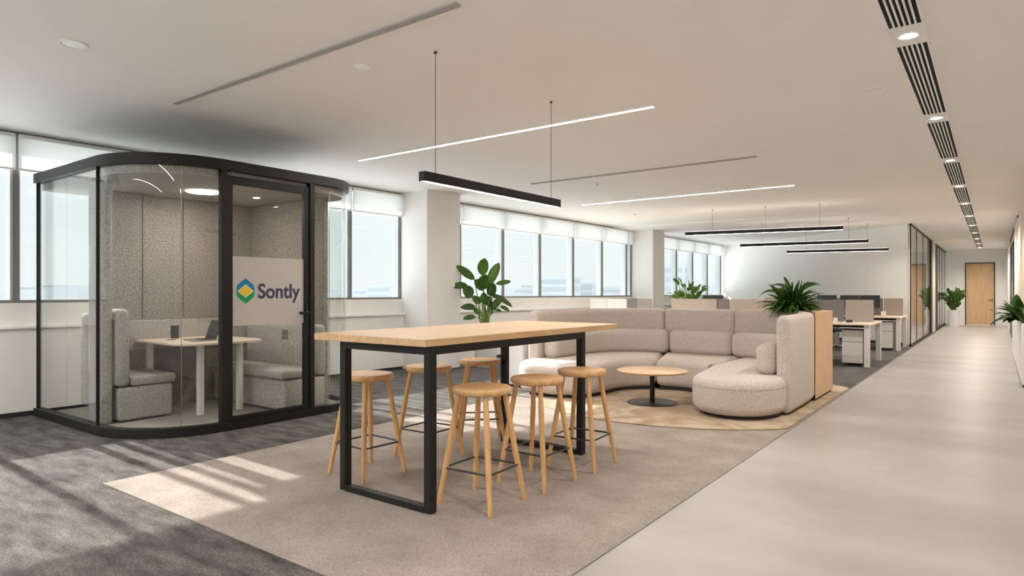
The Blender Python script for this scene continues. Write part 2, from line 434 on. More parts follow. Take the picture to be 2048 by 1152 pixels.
# round ceiling speakers / sprinklers
SPK = [((148,88),.085,'round white ceiling speaker nearest the top left corner of the photo'),
       ((725,133),.07,'round white ceiling speaker above the unlit slot end and the pendant'),
       ((1395,277),.07,'round white ceiling speaker right of the lit linear light'),
       ((1755,177),.07,'round white ceiling speaker beside the corridor air diffuser')]
def atz(px, py, z):
    t = (z-1.35)/(585-py); k = px-1024
    return (-774.9+.802*k)*t, (1041+.597*k)*t
proto = None
for (p, r, lab) in SPK:
    z = ZC if p[0] > 1700 else ZH
    x, y = atz(p[0], p[1], z)
    o = thing('ceiling_speaker', (x,y,z), lab, 'ceiling speaker', 'round ceiling speakers')
    MB().lathe([(0,.0),(r*.86,0),(r*.9,-.003),(r*.95,-.007),(r,-.006),(r,.01)], 40).build('speaker_rim', CEIL, o, smooth=30)
    MB().lathe([(0,-.004),(r*.84,-.004),(r*.86,.0)], 40).build('grille', SILL, o, smooth=30)
for px, py, lab in ((1195,366,'tiny ceiling sprinkler beside the thin unlit slot'),(1270,428,'tiny ceiling sprinkler before the far pillar')):
    x, y = atz(px, py, ZH)
    o = thing('sprinkler', (x,y,ZH), lab, 'sprinkler', 'ceiling sprinklers')
    MB().lathe([(0,-.008),(.045,-.006),(.05,.005)], 20).build('sprinkler_plate', SILL, o, smooth=30)
    MB().lathe([(0,-.03),(.012,-.03),(.014,-.008),(0,-.008)], 12).build('sprinkler_head', CHROME, o, smooth=30)

# corridor air diffusers and downlights
XS0, XS1 = -.555, -.375
ys = [5.08+2.56*k for k in range(-2, 11)]
ordn = ['at the top edge of the photo','nearest fully seen','second fully seen','third','fourth','fifth','sixth','seventh','eighth','ninth','tenth']
def diffuser(y0, y1, lab):
    o = thing('air_diffuser', ((XS0+XS1)/2, (y0+y1)/2, ZC-.01), lab, 'air diffuser', 'slotted air diffusers along the corridor ceiling')
    L = (y1-y0)/2; W = (XS1-XS0)/2
    MB().box(-W-.014,-W,-L,L,-.002,.03).box(W,W+.014,-L,L,-.002,.03).build('diffuser_frame', SILL, o)
    MB().box(-W,W,-L,L,.006,.009).build('slot_back', SLOT, o)
    sl = MB()
    for k in range(1,6):
        x = -W+2*W*k/6
        sl.box(x-.0065,x+.0065,-L,L,-.003,.004)
        sl.box(x+.004,x+.0065,-L,L,-.005,.006)
    sl.build('slat', SILL, o)
k = 0
for a, c in zip(ys[:-1], ys[1:]):
    names = ['behind the camera','just behind the camera edge of the photo','at the photo top edge, before the nearest downlight','between the nearest and second downlight','between the second and third downlight','between the third and fourth downlight','between the fourth and fifth downlight','between the fifth and sixth downlight','between the sixth and seventh downlight','between the seventh and eighth downlight','between the eighth and ninth downlight','between the ninth and tenth downlight']
    diffuser(a+.20, c-.20, 'slotted air diffuser in corridor ceiling, ' + names[k]); k += 1
DL = ['behind the camera','out of frame','nearest the camera','second from the camera','third from the camera','fourth from the camera','fifth from the camera','sixth from the camera','seventh from the camera','eighth from the camera','ninth from the camera','tenth from the camera','farthest, close to the end wall']
for k, y in enumerate(ys):
    o = thing('downlight', ((XS0+XS1)/2, y, ZC-.008), 'round recessed downlight in the corridor ceiling strip, ' + DL[k], 'downlight', 'corridor downlights')
    MB().box(-.104,.104,-.2,.2,.0,.012).build('mounting_plate', SILL, o)
    MB().lathe([(.045,-.001),(.06,-.005),(.066,-.001)], 32).build('light_rim', SILL, o, smooth=40)
    MB().lathe([(0,-.002),(.046,-.002)], 32).build('light_lens', DOWNE, o)
    ld = bpy.data.lights.new('corridor_spot', 'SPOT'); ld.energy = 95 if k < 7 else 130; ld.color = (1,.91,.82); ld.spot_size = R(125 if k < 7 else 160); ld.spot_blend = .7; ld.shadow_soft_size = .05
    lo = bpy.data.objects.new('corridor_spot', ld); COL.objects.link(lo); lo.location = ((XS0+XS1)/2, y, ZC-.03)

# pendants
def pendant(p0, p1, z0, h, w, cables, ztop, label, lm, group):
    a = Vector((p0[0],p0[1],0)); c = Vector((p1[0],p1[1],0)); mid = (a+c)/2; L = (c-a).length/2
    ang = math.atan2(c.y-a.y, c.x-a.x)
    o = thing('pendant_light', (mid.x, mid.y, z0), label, 'pendant light', group, ang)
    MB().box(-L,L,-w,w,.012,h).box(-L,L,-w,-w+.004,0,.012).box(-L,L,w-.004,w,0,.012).box(-L,-L+.004,-w,w,0,.012).box(L-.004,L,-w,w,0,.012).build('housing', BLACKM, o)
    MB().box(-L+.004,L-.004,-w+.004,w-.004,.002,.010).build('led_diffuser', lm, o)
    if group: MB().box(-L+.02,L-.02,-w+.012,w-.012,h,h+.003).build('uplight_fill', LINET, o)  # glowing strip added on the desk pendants to brighten the ceiling
    for cx in cables:
        MB().tube([(cx,0,h),(cx,0,ztop-z0-.01)], .0025, 6).lathe([(0,0),(.012,0),(.012,.012),(0,.012)], 12, (cx,0,ztop-z0-.014)).build('suspension_cable', GREYM, o)
pendant((-3.28,3.33),(-3.28,5.13),2.145,.07,.03,[-.76,.78],ZH,'black linear pendant hanging over the bar table',LINEB,None)
pendant((-5.35,13.45),(-2.38,14.02),2.575,.075,.035,[-.95,.1,1.1],ZH,'black linear pendant over the desks, nearest and longest of the three',LINEC,'linear pendants above the desks')
pendant((-5.10,16.40),(-2.32,16.75),2.485,.075,.035,[-.9,1.0],ZC,'black linear pendant over the desks, middle of the three',LINEC,'linear pendants above the desks')
pendant((-4.40,18.05),(-2.12,18.50),2.385,.07,.035,[-.7,.7],ZC,'black linear pendant over the desks, farthest and lowest of the three',LINEC,'linear pendants above the desks')

# ------------------------------------------------------------------ GLASS BOOTH
pod = thing('meeting_booth', (-7.2,3.9,0), 'glass meeting booth with rounded corners and black frame beside the window wall', 'meeting booth')
PO = Matrix.Translation((7.2,-3.9,0))
XB = -8.44
def podpath(off=0, n=18):
    p = [(XB, 2.60+off)]
    p += arc(-6.83, 3.40, .80-off, -90, 0, n)
    p += arc(-6.53, 4.65, .50-off, 0, 90, n)
    p += [(XB, 5.15-off)]
    return p
def ring(o0, o1, z0, z1, name, m, bev=.006):
    A, B = podpath(o0), podpath(o1)
    b = MB(); n = len(A)
    vs = []
    for i in range(n):
        vs += [(A[i][0],A[i][1],z0),(A[i][0],A[i][1],z1),(B[i][0],B[i][1],z1),(B[i][0],B[i][1],z0)]
    fs = []
    for i in range(n-1):
        for k in range(4):
            l = (k+1)%4; fs.append((4*i+k,4*i+l,4*(i+1)+l,4*(i+1)+k))
    fs += [(0,1,2,3),(4*(n-1)+3,4*(n-1)+2,4*(n-1)+1,4*(n-1))]
    b.add(vs, fs, PO)
    return b.build(name, m, pod, smooth=35)
ring(-.03,.06,0,.085,'base_rim',BLACKM)
ring(-.03,.06,2.545,2.645,'top_rim',BLACKM)
MB().prism(podpath(.06), .004, .03, PO).build('booth_floor', PODFL, pod)
MB().prism(podpath(.05), 2.47, 2.5455, PO).build('booth_ceiling', FELT, pod)
MB().prism(podpath(.05), 2.555, 2.625, PO).build('booth_roof', BLACKM, pod)
def post(x, y, w, d, ang=0, z0=.085, z1=2.545):
    M = PO @ Matrix.Translation((x,y,0)) @ Matrix.Rotation(ang,4,'Z')
    MB().box(-w/2,w/2,-d/2,d/2,z0,z1,M).build('post', BLACKM, pod, bevel=.003)
post(XB+.03,2.61,.025,.04); post(-6.86,2.605,.018,.03); post(XB+.03,5.14,.05,.05)
post(-6.04,3.395,.07,.06); post(-6.04,4.405,.07,.06)
def panel(pts, name='glass_panel'):
    # a strip of glass along plan points, 10 mm thick
    b = MB(); vs = []; n = len(pts)
    for i in range(n):
        a = Vector(pts[max(i-1,0)]); c = Vector(pts[min(i+1,n-1)]); d = (c-a).normalized(); nn = Vector((-d.y,d.x))*.005
        p = Vector(pts[i])
        for q, z in ((p+nn,.085),(p+nn,2.545),(p-nn,2.545),(p-nn,.085)): vs.append((q.x,q.y,z))
    fs = [(4*i+k,4*i+(k+1)%4,4*(i+1)+(k+1)%4,4*(i+1)+k) for i in range(n-1) for k in range(4)]
    fs += [(0,1,2,3),(4*n-1,4*n-2,4*n-3,4*n-4)]
    b.add(vs, fs, PO)
    return b.build(name, GLASSP, pod, smooth=35)
panel([(XB+.06,2.61),(-7.63,2.61)]); panel([(-7.62,2.61),(-6.88,2.61)])
panel(arc(-6.83,3.40,.79,-88,-28,48)); panel(arc(-6.83,3.40,.79,-27,-3,20))
panel([(-6.04,4.44),(-6.04,4.648)]); panel(arc(-6.53,4.65,.49,0,89,48)); panel([(-6.53,5.14),(XB+.06,5.14)])
# clear edge seams
for (x,y) in (arc(-6.83,3.40,.79,-27.5,-27.5,1)[0], (-6.04,4.652)):
    MB().box(-.0025,.0025,-.003,.003,.085,2.545,PO@Matrix.Translation((x,y,0))).build('glass_seam', CHROME, pod)
# door in its own frame
door = MB(); X = -6.045
door.box(X-.025,X+.025,3.43,3.485,.09,2.50,PO).box(X-.025,X+.025,4.315,4.37,.09,2.50,PO).box(X-.025,X+.025,3.485,4.315,.09,.13,PO).box(X-.025,X+.025,3.485,4.315,2.42,2.50,PO)
dr = door.build('booth_door', BLACKM, pod, bevel=.003)
MB().box(X-.005,X+.005,3.48,4.32,.12,2.43,PO).build('door_glass', GLASSP, dr)
film = MB().box(X+.0056,X+.0066,3.486,4.314,1.02,1.71,PO).build('frosted_film', FROST, dr)
hb = MB(); hb.box(X+.025,X+.033,4.325,4.36,1.04,1.22,PO); hb.box(X+.033,X+.07,4.335,4.35,1.12,1.14,PO); hb.box(X+.058,X+.075,4.22,4.35,1.115,1.145,PO); hb.box(X-.06,X-.025,4.33,4.345,1.12,1.14,PO); hb.box(X-.07,X-.055,4.2,4.345,1.1,1.16,PO)
hb.build('door_handle', BLACKM, dr, bevel=.003)
# logo: rounded diamond, blue above, green below, yellow centre, and lettering
LM = PO @ Matrix.Translation((X+.0072, 3.632, 1.365)) @ Matrix(((0,0,1,0),(1,0,0,0),(0,1,0,0),(0,0,0,1)))
def quad_arc(top):
    s = 1 if top else -1
    pts = [(-.098,0),(.098,0),(.098,s*.035),(.085,s*.062),(.05,s*.092),(.0,s*.128),(-.05,s*.092),(-.085,s*.062),(-.098,s*.035)]
    return pts
lg = MB().prism(quad_arc(True),0,.0006,LM).build('logo_mark', LBLUE, film); 
MB().prism(quad_arc(False),0,.0006,LM).build('logo_mark', LGREEN, film)
MB().prism([(-.088,.0),(0,.066),(.088,0),(0,-.066)],.0007,.0010,LM).build('logo_mark', LPALE, film)
MB().prism([(-.074,.0),(0,.058),(.074,0),(0,-.058)],.0011,.0016,LM).build('logo_mark', LYEL, film)
cu = bpy.data.curves.new('lettering','FONT'); cu.body = 'Sontly'; cu.size = .21; cu.extrude = .0006; cu.offset = .0045
to = bpy.data.objects.new('tmp_text', cu); COL.objects.link(to); bpy.context.view_layer.update()
me = bpy.data.meshes.new_from_object(to.evaluated_get(bpy.context.evaluated_depsgraph_get()))
bpy.data.objects.remove(to)
xs = [v.co.x for v in me.vertices]; sx = .50/(max(xs)-min(xs)); x0_ = min(xs)
for v in me.vertices: v.co = LM @ Vector(((v.co.x-x0_)*sx+.135, v.co.y*1.0-.072, v.co.z+.0004))
me.materials.clear(); me.materials.append(INK); me.name = 'logo_lettering'
lo = bpy.data.objects.new('logo_lettering', me); COL.objects.link(lo); lo.parent = film
# felt walls
MB().box(-7.86,-7.80,3.0,4.84,.03,2.47,PO).build('felt_wall', FELTW, pod, bevel=.01)
MB().box(-7.80,-6.30,4.78,4.84,.03,2.47,PO).build('felt_wall', FELTW, pod, bevel=.01)
MB().box(-7.36,-7.10,2.70,2.84,.03,2.47,PO).build('felt_column', FELT, pod, bevel=.04, seg=4)
MB().box(-7.81,-7.79,3.88,3.885,1.06,2.46,PO).box(-7.81,-7.79,3.42,3.425,1.06,2.46,PO).build('wall_seam', SEAM, pod)
MB().box(-7.80,-7.775,3.0,4.78,.70,1.035,PO).build('dado_pad', FELT, pod, bevel=.01)
MB().lathe([(0,-.012),(.17,-.012),(.185,-.002),(.185,.01)], 40, tuple(PO @ Vector((-7.05,3.74,2.472)))).build('ceiling_lamp', PODE, pod, smooth=40)
for p in ((-7.0,4.35),):
    MB().lathe([(0,-.006),(.035,-.006),(.04,.004)], 20, tuple(PO @ Vector((p[0],p[1],2.472)))).build('small_spot', PODE, pod, smooth=40)

# booth benches
def bench(cx, y0, sgn, xa, xb, hb_, label, zs=.49):
    o = thing('booth_bench', (cx, y0, .03), label, 'bench', None)
    def B(x0,x1,ya,yb,z0,z1,nm,bev,m=FELT,seg=4):
        lo_, hi_ = sorted((sgn*ya, sgn*yb))
        return MB().box(x0-cx,x1-cx,lo_,hi_,z0-.03,z1-.03).build(nm, m, o, bevel=bev, seg=seg)
    B(xa,xb,.02,.56,.045,zs-.11,'base',.03)
    B(xa,xb,.14,.60,zs-.10,zs,'seat_pad',.035)
    B(xa,xb,.0,.135,zs-.10,hb_,'backrest',.05)
    B(xa+.05,xb-.05,.06,.5,.03,.045,'plinth',0,BLACKB,1)
    return o
bl = bench(-7.42, 2.86, 1, -7.78, -7.08, 1.18, 'grey felt bench with tall back at the left side of the glass booth')
MB().box(-7.95+7.42,-7.80+7.42,-.02,.10,.10,1.10).build('back_wing', FELT, bl, bevel=.05, seg=4)
br = bench(-7.16, 4.775, -1, -7.72, -6.24, .98, 'grey felt bench along the right wall of the glass booth, behind the door')
MB().box(-6.92+7.16,-6.80+7.16,-.139,-.135,.76,.87).build('power_plate', SCRD, br)
# booth table
bt = thing('booth_table', (-7.25,3.80,.03), 'pale wood table with white legs inside the glass booth', 'table')
def rr(x0,x1,y0,y1,r,n=8):
    return arc(x1-r,y0+r,r,-90,0,n)+arc(x1-r,y1-r,r,0,90,n)+arc(x0+r*.3,y1-r*.3,r*.3,90,180,n)+arc(x0+r*.3,y0+r*.3,r*.3,180,270,n)
MB().prism([(x+7.25,y-3.80) for x,y in rr(-7.77,-6.62,3.30,4.28,.24)],.765,.79).build('tabletop', TABLEW, bt, bevel=.005)
for (x,y) in ((-6.86,3.60),(-7.62,3.42),(-6.86,4.05)):
    MB().box(x+7.25-.03,x+7.25+.03,y-3.80-.03,y-3.80+.03,0,.765).build('leg', DESKW, bt, bevel=.006)
lp = thing('laptop', (-7.02,3.68,.82), 'open black laptop on the pale table in the glass booth', 'laptop', rz=R(-8))
MB().box(-.16,.16,-.12,.11,.0,.016).build('keyboard_base', CHROME, lp, bevel=.004)
MB().box(-.145,.145,-.02,.09,.016,.018).build('keyboard', DARKG, lp)
M = Matrix.Translation((0,.112,.014)) @ Matrix.Rotation(R(-20),4,'X')
MB().box(-.16,.16,-.004,.004,0,.215,M).build('screen_lid', DARKG, lp, bevel=.003)
o = tag(MB().box(-.045,.045,-.012,.012,0,.15).build('table_display', DARKG, bevel=.006), 'small upright black panel on the booth table by the felt wall', 'display'); o.location = (-7.60,3.69,.82); o.rotation_euler = (0,0,R(40))
o = tag(MB().lathe([(0,0),(.05,0),(.05,.004),(0,.004)],24).build('cable_grommet', DARKG), 'flat black cable grommet set in the booth table', 'cable grommet'); o.location = (-7.42,3.56,.82)

# ------------------------------------------------------------------ BAR TABLE
tb = thing('bar_table', (-3.27,4.05,.004), 'long oak bar table on a black steel frame with stools around it', 'table')
def T(x0,x1,y0,y1,z0,z1,nm,m,bev=.003,seg=2):
    return MB().box(x0+3.27,x1+3.27,y0-4.05,y1-4.05,z0-.004,z1-.004).build(nm, m, tb, bevel=bev, seg=seg)
T(-3.80,-2.73,2.80,5.27,1.022,1.068,'tabletop',OAK,.004)
s = .056
FX0, FX1, FY0, FY1 = -3.585,-2.735,2.85,4.70
ap = MB()
for (a,b_,c,d_) in ((FX0,FX1,FY0,FY0+s),(FX0,FX1,FY1-s,FY1),(FX0,FX0+s,FY0+s,FY1-s),(FX1-s,FX1,FY0+s,FY1-s)):
    ap.box(a+3.27,b_+3.27,c-4.05,d_-4.05,.966,1.018)
ap.build('apron_frame', BLACKM, tb, bevel=.003)
for x in (FX0, FX1-s):
    for y in (FY0, FY1-s): T(x,x+s,y,y+s,.01,.970,'leg',BLACKM)
for y in (FY0, FY1-s): T(FX0+s,FX1-s,y,y+s,.005,.045,'floor_bar',BLACKM)

# stools
def stool():
    o = thing('bar_stool', (0,0,0), '', 'stool', 'round oak bar stools around the bar table')
    MB().lathe([(0,.733),(.10,.735),(.165,.742),(.182,.745),(.189,.738),(.190,.722),(.184,.706),(.172,.700),(0,.700)], 48).build('seat', OAKS, o, smooth=50)
    for sx in (-1,1):
        for sy in (-1,1):
            a = Vector((sx*.105,sy*.105,.70)); c = Vector((sx*.20,sy*.19,.0))
            MB().tube([a, a.lerp(c,.3), a.lerp(c,.6), c+Vector((0,0,.012)), c],[.0165,.019,.019,.014,.0125],14).build('leg', OAKL, o, smooth=50)
    def at(z): f = (.70-z)/.70; return .105+(.20-.105)*f, .105+(.19-.105)*f
    zr = .235; ax, ay = at(zr); ax += .008; ay += .008; pts = []
    r = .035
    for (cx,cy,a0) in ((ax-r,ay-r,0),(-ax+r,ay-r,90),(-ax+r,-ay+r,180),(ax-r,-ay+r,270)):
        pts += [(p[0],p[1],zr) for p in arc(cx,cy,r,a0,a0+90,5)]
    MB().tube(pts,.007,8,closed=True).build('footrest_ring', GREYM, o, smooth=50)
    return o
ST = stool()
SP = [(-2.64,3.225,'oak bar stool in front of the table, nearest the camera',3),
      (-2.62,3.82,'oak bar stool in front of the table, middle of the near row',-2),
      (-2.60,4.41,'oak bar stool in front of the far table leg, next to the sofa',4),
      (-3.75,3.235,'oak bar stool on the booth side, behind the near left table leg',-3),
      (-3.74,3.88,'oak bar stool on the booth side, middle one, partly behind the front table leg',2),
      (-3.72,4.52,'oak bar stool on the booth side, farthest, before the white plant pot',45)]
for i, (x,y,lab,a) in enumerate(SP):
    if i == 0: ST.location = (x,y,.004); ST.rotation_euler = (0,0,R(a)); ST['label'] = lab
    else: dup(ST, (x,y,.004), R(a), lab)

# ------------------------------------------------------------------ SOFA
CX, CY = -3.51, 8.10; NE = 3.0
sofa = thing('curved_sofa', (CX,CY,.02), 'large beige horseshoe sofa with high fabric back on the round tan rug', 'sofa')
def spath(hw, ry, yf, n=64):
    p = [(CX-hw, yf+(CY-yf)*i/8) for i in range(8)]
    for i in range(n+1):
        a = PI-PI*i/n; c, s_ = math.cos(a), math.sin(a)
        p.append((CX+hw*math.copysign(abs(c)**(2/NE),c), CY+ry*abs(s_)**(2/NE)))
    p += [(CX+hw, CY-(CY-yf)*i/8) for i in range(1,9)]
    return p
def soff(off, yf): return spath(1.75-off, 1.62-off, yf)
def cutslice(P, Q, i0, i1):
    return [(x-CX,y-CY) for x,y in P[i0:i1+1]]+[(x-CX,y-CY) for x,y in reversed(Q[i0:i1+1])]
def strip(o0, o1, i0, i1, z0, z1, nm, yf0, yf1=None, bev=.05, m=SOFA, seg=5):
    yf1 = yf1 or yf0
    P, Q = soff(o0, yf0)[i0:i1+1], soff(o1, yf1)[i0:i1+1]
    # sweep a rounded section along the curve; the section shrinks towards both ends so they are rounded too
    mid = [((p[0]+q[0])/2, (p[1]+q[1])/2) for p, q in zip(P, Q)]
    S = [0]
    for a, c in zip(mid[:-1], mid[1:]): S.append(S[-1]+math.hypot(c[0]-a[0], c[1]-a[1]))
    tot = S[-1]; er = min(bev, .06) if nm == 'backrest' else bev
    ends = [er*(1-math.cos(PI/2*k/6)) for k in range(7)]
    ts = sorted(set(ends+[tot-e for e in ends]+[x for x in S if er*1.15 < x < tot-er*1.15]))
    def at(L, t):
        k = 0
        while k < len(S)-2 and S[k+1] < t: k += 1
        f = (t-S[k])/max(1e-9, S[k+1]-S[k]); return Vector((L[k][0]*(1-f)+L[k+1][0]*f, L[k][1]*(1-f)+L[k+1][1]*f))
    vs = []; fs = []; m4 = 0
    for t in ts:
        a, c = at(P, t), at(Q, t); e = min(t, tot-t); d = 0 if e >= er else er-math.sqrt(max(0, er*er-(er-e)**2))
        w = (c-a).length; u = (c-a)/w; sec = []
        x0, x1, y0, y1 = d, w-d, z0-.02+d, z1-.02-d; rr_ = max(.004, bev-d)
        for cx_, cy_, a0 in ((x1-rr_, y1-rr_, 0), (x0+rr_, y1-rr_, 90), (x0+rr_, y0+rr_, 180), (x1-rr_, y0+rr_, 270)):
            sec += arc(cx_, cy_, rr_, a0, a0+90, 6)
        m4 = len(sec)
        for (x, z) in sec: vs.append((a.x+u.x*x-CX, a.y+u.y*x-CY, z))
    n_ = len(ts)
    for k in range(n_-1):
        for l in range(m4): fs.append((k*m4+l, k*m4+(l+1)%m4, (k+1)*m4+(l+1)%m4, (k+1)*m4+l))
    fs += [tuple(range(m4)), tuple(range((n_-1)*m4, n_*m4))[::-1]]
    return MB().add(vs, fs).build(nm, m, sofa, smooth=80)
ref = soff(.17, 7.42); NP = len(ref)
def idx(px):   # path index seen at image column px
    best = None
    for i, (x,y) in enumerate(ref):
        d = -.597*x+.802*y; l = .802*x+.597*y
        e = abs(1024+1298*l/d-px)
        if i > NP*.12 and (best is None or e < best[0]): best = (e, i)
    return best[1]
c1, c2 = idx(1334), idx(1470)
for a, c in ((0,c1),(c1,c2),(c2,NP-1)): strip(0,.17,a,c,.03,1.10,'backrest',7.42,bev=.082,seg=7)
# seat modules: quarter rings and rounded lobes
IX, IY, IR = -3.46, 7.80, .60
def seat_poly():
    outer = soff(.185, 7.40)
    k = NP//2
    li = 8; ri = NP-9
    def lobe(xa, xb, yc, ryl, yt):
        cxx, hw = (xa+xb)/2, (xb-xa)/2
        pts = [(xa, yt)]
        for i in range(25):
            a = PI+PI*i/24; c, s_ = math.cos(a), math.sin(a)
            pts.append((cxx+hw*math.copysign(abs(c)**(2/2.2),c), yc-ryl*abs(s_)**(2/2.2)))
        pts.append((xb, yt))
        return pts
    L = lobe(-5.23,-4.06,7.40,.56,7.78)
    Rr = lobe(-2.78,-1.80,7.36,.60,7.78)
    # keep lobes inside the side panels behind their front edge
    L = [(max(x,-5.10) if y > 7.42 else x, y) for x,y in L]
    Rr = [(min(x,-1.945) if y > 7.40 else x, y) for x,y in Rr]
    kc = idx(1331); kr = idx(1492); kl_ = kc
    al, ac, ar = 118, 118, 20
    # left lobe: lobe front, then inner arc up to the seam, then back along the outer path
    L = [p for p in L if p[1] <= 7.79][:-1]+arc(IX,IY,IR,180,al,10)+[p for p in reversed(outer[:kl_+1]) if p[1] > 7.80]
    Rr = arc(IX,IY,IR,ar,0,4)+[p for p in Rr if p[1] <= 7.79][1:]+[p for p in reversed(outer[kr:]) if p[1] > 7.80]
    Q2 = arc(IX,IY,IR,ac,ar,16)+[p for p in reversed(outer[kc:kr+1])]
    return [L,Q2,Rr]
def thin(P, d=.04):
    Q = []
    for p in P:
        if not Q or (Vector(p)-Vector(Q[-1])).length > d: Q.append(p)
    if (Vector(Q[0])-Vector(Q[-1])).length < d: Q.pop()
    n_ = len(Q); cor = []
    for k in range(n_):
        a = Vector(Q[k])-Vector(Q[k-1]); c = Vector(Q[(k+1)%n_])-Vector(Q[k])
        if a.angle(c) > R(42): cor.append(Q[k])
    return [p for p in Q if p in cor or all((Vector(p)-Vector(q)).length > .125 for q in cor)]
for q_, P in enumerate(seat_poly()):
    P = thin(P)
    so_ = MB().prism([(x-CX,y-CY) for x,y in P], .05-.02, .44-.02).build('seat', SOFA, sofa, bevel=.10, seg=7, angle=50)
    if q_ in (0,2):
        MB().tube([(x-CX, y-CY, .315) for x,y in P if y < 7.37], .0022, 6).build('piping', PIPE, so_)
pb = MB()
for P in seat_poly():
    cxm = sum(p[0] for p in P)/len(P); cym = sum(p[1] for p in P)/len(P)
    pb.prism([(cxm+(x-cxm)*.89-CX, cym+(y-cym)*.89-CY) for x,y in P], 0.0, .035)
pb.build('plinth', BLACKB, sofa)
# back cushions
k2, k3 = idx(1337), idx(1478)
def cyidx(right, yv):
    best = None
    rng = range(NP//2, NP) if right else range(0, NP//2)
    for i in rng:
        e = abs(ref[i][1]-yv)
        if best is None or e < best[0]: best = (e,i)
    return best[1]
e0 = 2; e1 = NP-2
kl = cyidx(False, 8.35)
for a, c in ((e0,kl),(kl,k2),(k2,k3),(k3,e1)):
    strip(.175,.40,a,c,.42,.785,'back_cushion',7.34,bev=.10,seg=7)

# planter behind the sofa corner
pl = thing('planter_box', (-2.4,9.3,.016), 'oak clad planter cabinet wrapping the right rear corner of the sofa', 'planter')
of = soff(-.012, 7.42)
seg_ = [p for p in of[NP//2+2:] if p[1] > 8.62]
outer_ = [(-1.762,8.60),(-1.762,9.50)]+[p for p in arc(-1.902,9.62,.14,0,90,6)]+[(seg_[0][0],9.76)]
poly = seg_+[(seg_[-1][0],8.60)]+outer_
PM = Matrix.Translation((2.4,-9.3,0))
MB().prism(poly, .03, 1.09, PM).build('cabinet_body', OAKV, pl, bevel=.006)
MB().prism([(x*.97-.07,y*.97+.27) for x,y in poly], .0, .03, PM).build('plinth', BLACKB, pl)
MB().prism([(-1.83,9.0),(-1.83,9.6),(-2.5,9.7),(-2.18,9.4)], 1.09,1.0925, PM).build('top_edge', OAK, pl)

# coffee table
ct = thing('coffee_table', (-3.33,7.32,.016), 'round low oak coffee table on a black pedestal in front of the sofa', 'table')
MB().lathe([(0,.372),(.40,.372),(.418,.382),(.422,.392),(.415,.397),(0,.397)], 64).build('tabletop', OAK, ct, smooth=40)
MB().lathe([(0,0),(.295,0),(.30,.004),(.297,.010),(.03,.014),(0,.014)], 56).build('base_plate', BLACKM, ct, smooth=40)
MB().lathe([(.03,.012),(.03,.372)], 24).build('pedestal', BLACKM, ct, smooth=40)
# rug (round, cut along the concrete edge)
rp_ = [(-3.15+2.15*math.cos(R(a)), 8.42+2.38*math.sin(R(a))) for a in range(0,360,3)]
rp_ = [(min(x, XC-.02), y) for x,y in rp_]
rp2 = []
for p in rp_:
    if not rp2 or (Vector(p)-Vector(rp2[-1])).length > .01: rp2.append(p)
tag(MB().prism(rp2, .0045, .016).build('round_rug', RUG, bevel=.004), 'round tan swirled rug under the horseshoe sofa, cut straight along the concrete', 'rug')
# white cabinet left of the sofa
wc = thing('side_cabinet', (-5.55,7.9,.0), 'narrow white cabinet standing against the left outer side of the sofa', 'cabinet')
MB().box(-.17,.17,-.42,.4,.03,.78).build('cabinet_body', POTW, wc, bevel=.006)
MB().box(-.15,.15,-.424,-.42,.06,.75).build('cabinet_door', WHITE, wc, bevel=.003)
MB().box(-.16,.16,-.40,.38,.0,.03).build('plinth', BLACKB, wc)

# ------------------------------------------------------------------ PLANTS
def leaf(b, base, d, up, L, W, bend=.3, n=7, fold=.12, tipf=.15):
    """blade from base along d, curving towards -z; up = approximate face normal"""
    d = Vector(d).normalized(); up = Vector(up); side = d.cross(up); side.normalize(); nn = side.cross(d).normalized()
    p = Vector(base); vs = []; cur = d.copy(); st = L/n
    for i in range(n+1):
        t = i/n
        w = W*.5*(math.sin(PI*min(1,(t*.86+.09)))**.75)*(1 if t < 1 else .12)
        if i == 0: w *= .5
        nn2 = side.cross(cur).normalized()
        vs += [p-side*w+nn2*w*fold*2, p-side*w*.5+nn2*w*fold*.6, p, p+side*w*.5+nn2*w*fold*.6, p+side*w+nn2*w*fold*2]
        cur = (cur+Vector((0,0,-1))*bend/n*1.6).normalized()
        p = p+cur*st
    fs = []
    for i in range(n):
        for k in range(4): fs.append((5*i+k,5*i+k+1,5*(i+1)+k+1,5*(i+1)+k))
    b.add(vs, fs)
RV = Vector((.802,.597,0)); FV = Vector((-.597,.802,0)); UZ = Vector((0,0,1))
def leafobj(b, name, m, par):
    o = b.build(name, m, par, smooth=60)
    md = o.modifiers.new('Solid','SOLIDIFY'); md.thickness = .0015
    return o
